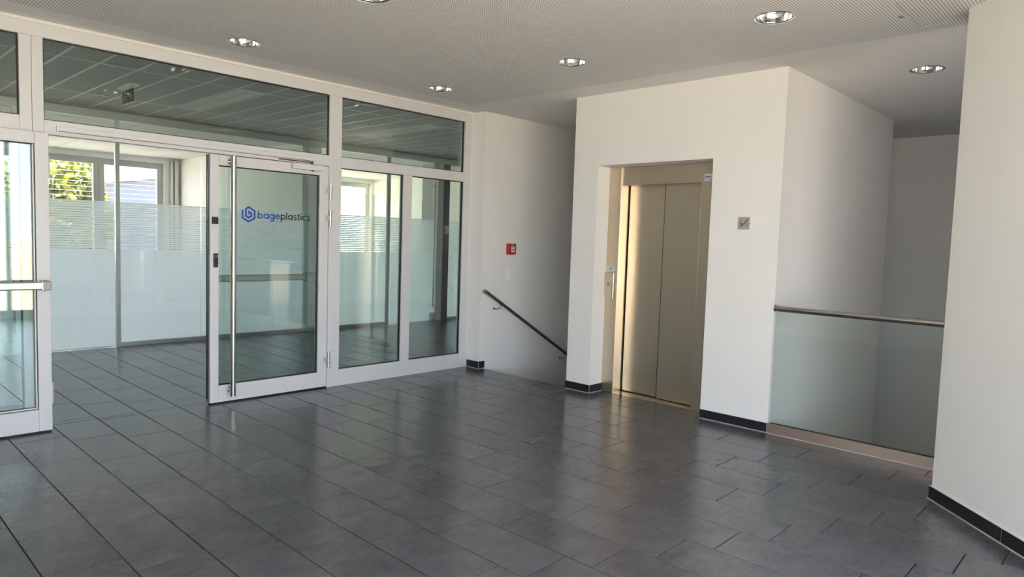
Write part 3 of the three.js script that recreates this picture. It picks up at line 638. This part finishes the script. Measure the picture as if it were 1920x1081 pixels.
{
  const g = thing('access_terminal', 'small grey access control box on the dark corridor post', 'control box');
  part('housing', rb(8.03, 8.16, 1.55, 1.71, Z2, Z2 + 0.03, 0.004), M.greyFrame, g);
  part('cover', rb(8.05, 8.155, 1.56, 1.70, Z2 + 0.03, Z2 + 0.036, 0.003), M.aluminium, g);
}
{
  const g = wallKind('wall_offices', 'white painted walls enclosing the offices behind the frosted glass');
  part('plaster', [bx(OX, OX + 0.32, 0, CH2, ZB, Z2 - 0.055), bx(FX - 0.2, FX, -0.3, CH + 0.28, ZB - 0.2, Z2 + 0.0), bx(9.9, 10.1, -0.3, CH + 0.28, ZB - 0.2, -5.9), bx(FX - 0.2, 10, CH2 + 0.02, CH + 0.28, Z2 - 0.06, Z2 - 0.04)], M.wall, g);
  // window wall with openings
  const holes = [[-0.9, 2.1], [2.28, 5.02], [6.0, 9.82]];
  const xs = [FX, ...holes.flat(), 10], list = [bx(FX, 10, -0.3, 0.85, ZB - 0.25, ZB), bx(FX, 10, 2.74, CH + 0.28, ZB - 0.25, ZB)];
  for (let i = 0; i < xs.length; i += 2) list.push(bx(xs[i], xs[i + 1], 0.85, 2.74, ZB - 0.25, ZB));
  part('window_wall', list, M.wall, g);
  part('pipe_casing', [rb(5.12, 5.17, 0, 2.8, ZB, ZB + 0.06, 0.004), rb(5.19, 5.26, 0, 2.8, ZB, ZB + 0.09, 0.004)], M.aluminium, g);
}
{
  const g = thing('ceiling_office', 'white panelled office ceiling behind the frosted partition', 'ceiling', { kind: 'structure' });
  part('carrier', bx(FX, 10, 2.855, 2.865, ZB, Z2 - 0.06), M.officeGrid, g);
  const geo = bx(0.006, 0.619, 0, 0.01, 0.006, 1.194);
  for (let i = 0; i < 18; i++) for (let j = 0; j < 4; j++) { const m = part('ceiling_panel', geo, M.officeTile, g); m.position.set(FX + i * 0.625, 2.843, ZB + 0.02 + j * 1.2); }
}
{
  const g = thing('ceiling_light', 'slim louvred luminaire on the office ceiling behind the frosted glass', 'ceiling light', {});
  part('housing', rb(2.6, 4.3, 2.81, 2.845, -11.05, -10.85, 0.003), M.officeGrid, g);
  part('louvre', Array.from({ length: 30 }, (_, i) => bx(2.65 + i * 0.054, 2.652 + i * 0.054, 2.802, 2.812, -11.03, -10.87)), M.chrome, g).userData.kind = 'stuff';
}
// office windows with exterior blinds
const winData = [[-0.9, 2.1, 'far office window seen beyond the open door leaf'], [2.28, 5.02, 'grey framed office window with the tree and pale building outside'], [6.0, 9.82, 'wide unshaded window of the second office']];
const slatGeo = (() => { const s = new THREE.Shape(); s.moveTo(-0.04, 0); s.quadraticCurveTo(0, 0.012, 0.04, 0); s.lineTo(0.04, 0.0025); s.quadraticCurveTo(0, 0.0145, -0.04, 0.0025); s.closePath(); return new THREE.ExtrudeGeometry(s, { depth: 1, bevelEnabled: false, curveSegments: 5 }).rotateY(Math.PI / 2); })();
winData.forEach(([x0, x1, label], i) => {
  const g = thing('window_' + (3 + i), label, 'window', { kind: 'structure' });
  const a = ZB - 0.16, b = ZB - 0.08, xm = i === 1 ? 3.915 : (x0 + x1) / 2;
  part('frame', [rb(x0, x1, 2.63, 2.74, a, b), rb(x0, x1, 0.85, 0.95, a, b), rb(x0, x0 + 0.1, 0.95, 2.63, a, b), rb(x1 - 0.1, x1, 0.95, 2.63, a, b), rb(xm - 0.09, xm - 0.002, 0.95, 2.63, a, b), rb(xm + 0.002, xm + 0.09, 0.95, 2.63, a, b)], M.winFrame, g);
  part('pane', bx(x0 + 0.1, xm - 0.09, 0.95, 2.63, a + 0.036, a + 0.044), M.glassFacade, g); part('pane', bx(xm + 0.09, x1 - 0.1, 0.95, 2.63, a + 0.036, a + 0.044), M.glassFacade, g);
  if (i > 1) return;
  const v = thing('venetian_blind', ['open exterior slat blind on the far office window', 'open exterior slat blind in front of the tree and pale building'][i], 'blind', { group: 'slat blinds outside the office windows' });
  for (let k = 0; k < 20; k++) { const m = part('slat', slatGeo, M.aluminium, v); m.position.set(x0 + 0.03, 2.66 - k * 0.0895, ZB - 0.31); m.scale.set(x1 - x0 - 0.06, 1, 1); m.rotation.x = 0.05; }
  for (const x of [x0 + 0.2, x1 - 0.2]) part('guide_wire', cyl([x, 0.9, ZB - 0.31], [x, 2.72, ZB - 0.31], 0.003, 6), M.greyFrame, v);
  part('head_box', rb(x0, x1, 2.70, 2.80, ZB - 0.37, ZB - 0.255, 0.004), M.aluminium, v);
});

// ---------------------------------------------------------------- lobby facades behind and beside the camera
function facade(name, label, along, fixed, from, to, mat) {
  const g = thing(name, label, 'window', { kind: 'structure' });
  const B = (u0, u1, y0, y1, d0, d1) => along === 'z' ? bx(fixed + d0, fixed + d1, y0, y1, u0, u1) : bx(u0, u1, y0, y1, fixed + d0, fixed + d1);
  const n = Math.round((to - from) / 1.3), step = (to - from) / n;
  part('rail', B(from, to, 2.78, CH + 0.28, -0.1, 0), M.frame, g); part('rail', B(from, to, -0.3, 0.12, -0.1, 0), M.frame, g);
  for (let i = 0; i <= n; i++) part('post', B(from + i * step - 0.03, from + i * step + 0.03, 0.12, 2.78, -0.1, 0), M.frame, g);
  for (let i = 0; i < n; i++) part('pane', B(from + i * step + 0.03, from + (i + 1) * step - 0.03, 0.12, 2.78, -0.055, -0.045), M.glassFacade, g);
}
facade('window_7', 'glazed lobby facade in line with the long white side wall', 'z', FX, -0.15, FZ);
{
  const g = wallKind('wall_left', 'long white side wall of the lobby between the glazed partition and the glazed facade');
  part('plaster', bx(FX - 0.2, FX + 0.08, -0.3, CH + 0.28, -5.9, -0.18), M.wall, g);
}
facade('window_8', 'glazed lobby entrance front facing the partition', 'x', FZ + 0.1, FX, 3.5);
{
  const g = wallKind('wall_corridor', 'white end wall of the corridor behind the partition');
  part('plaster', bx(FX - 0.2, FX, -0.3, CH + 0.28, Z2, -5.9), M.wall, g);
}

// ---------------------------------------------------------------- outside
{
  const g = thing('ground', 'sunlit pale paving around the building', 'ground', { kind: 'structure' });
  const s = new THREE.Shape(rect(-70, 80, -90, 70).map((p) => new THREE.Vector2(...p)));
  s.holes.push(new THREE.Path(rect(FX - 0.2, 10.1, ZB - 0.25, FZ + 0.1).map((p) => new THREE.Vector2(...p))));
  part('paving', new THREE.ExtrudeGeometry(s, { depth: 0.2, bevelEnabled: false }).rotateX(Math.PI / 2).translate(0, GY, 0), std({ color: rgb(0.40, 0.345, 0.275), roughness: 0.95 }), g);
}
{
  const leaf = new THREE.PlaneGeometry(0.16, 0.1, 1, 1), lm = phys({ color: rgb(0.17, 0.19, 0.016), roughness: 0.9, transmission: 0.3, thickness: 0, side: THREE.DoubleSide });
  const bark = std({ color: rgb(0.09, 0.07, 0.05), roughness: 0.95 });
  const tree = (label, x, z, top, R, count) => {
    const g = thing('tree', label, 'tree', { at: [x, GY, z] }), H = top - GY;
    part('trunk', [cyl([0, 0, 0], [0.05, H * 0.6, 0], 0.16, 12, 0.08), cyl([0, H * 0.3, 0], [0.8, H * 0.7, 0.2], 0.06, 8, 0.03), cyl([0, H * 0.4, 0], [-0.8, H * 0.75, -0.3], 0.06, 8, 0.03)], bark, g);
    const im = new THREE.InstancedMesh(leaf, lm, count), m = new THREE.Matrix4(), q = new THREE.Quaternion(), s = new THREE.Vector3(1, 1, 1), e = new THREE.Euler(), col = new THREE.Color();
    const blobs = Array.from({ length: 16 }, () => { const a = rnd() * 6.283, b = Math.acos(2 * rnd() - 1), r = R * 0.62 * Math.cbrt(rnd()); return [r * Math.sin(b) * Math.cos(a), H - R + r * Math.cos(b), r * Math.sin(b) * Math.sin(a), R * (0.3 + 0.18 * rnd())]; });
    for (let i = 0; i < count; i++) {
      const [bx0, by0, bz0, br] = blobs[i % blobs.length], a = rnd() * 6.283, b = Math.acos(2 * rnd() - 1), r = br * Math.pow(rnd(), 0.4);
      e.set(rnd() * 6, rnd() * 6, rnd() * 6); q.setFromEuler(e); const k = 0.8 + rnd() * 0.7; s.set(k, k, k);
      m.compose(new THREE.Vector3(bx0 + r * Math.sin(b) * Math.cos(a), by0 + r * Math.cos(b), bz0 + r * Math.sin(b) * Math.sin(a)), q, s); im.setMatrixAt(i, m);
      col.setRGB(0.8 + rnd() * 0.5, 0.85 + rnd() * 0.3, 0.6 + rnd() * 0.6); im.setColorAt(i, col);
    }
    im.name = 'foliage'; im.userData.kind = 'stuff'; im.castShadow = im.receiveShadow = true; g.add(im);
  };
  tree('bright yellow-green leafy tree outside the office window', 5.0, -24, 3.8, 2.2, 15000);
}
{
  const g = thing('building', 'pale blue-grey hall with a shallow gable roof beyond the office window', 'building');
  const s = new THREE.Shape(); s.moveTo(7.4, GY); s.lineTo(15.5, GY); s.lineTo(15.5, 3.4); s.lineTo(12.6, 3.86); s.lineTo(7.4, 3.0); s.closePath();
  part('walls', new THREE.ExtrudeGeometry(s, { depth: 16, bevelEnabled: false }).translate(0, 0, -48), std({ color: rgb(0.10, 0.113, 0.15), roughness: 0.7 }), g);
  const r = new THREE.Shape(); r.moveTo(7.0, 2.95); r.lineTo(12.6, 3.88); r.lineTo(15.9, 3.36); r.lineTo(15.9, 3.56); r.lineTo(12.6, 4.1); r.lineTo(7.0, 3.15); r.closePath();
  part('roof', new THREE.ExtrudeGeometry(r, { depth: 16.6, bevelEnabled: false }).translate(0, 0, -48.3), std({ color: rgb(0.30, 0.31, 0.34), roughness: 0.6 }), g);
}

scene.traverse((o) => { if (o.isMesh) { o.castShadow = true; o.receiveShadow = true; } });
renderer.render(scene, camera);
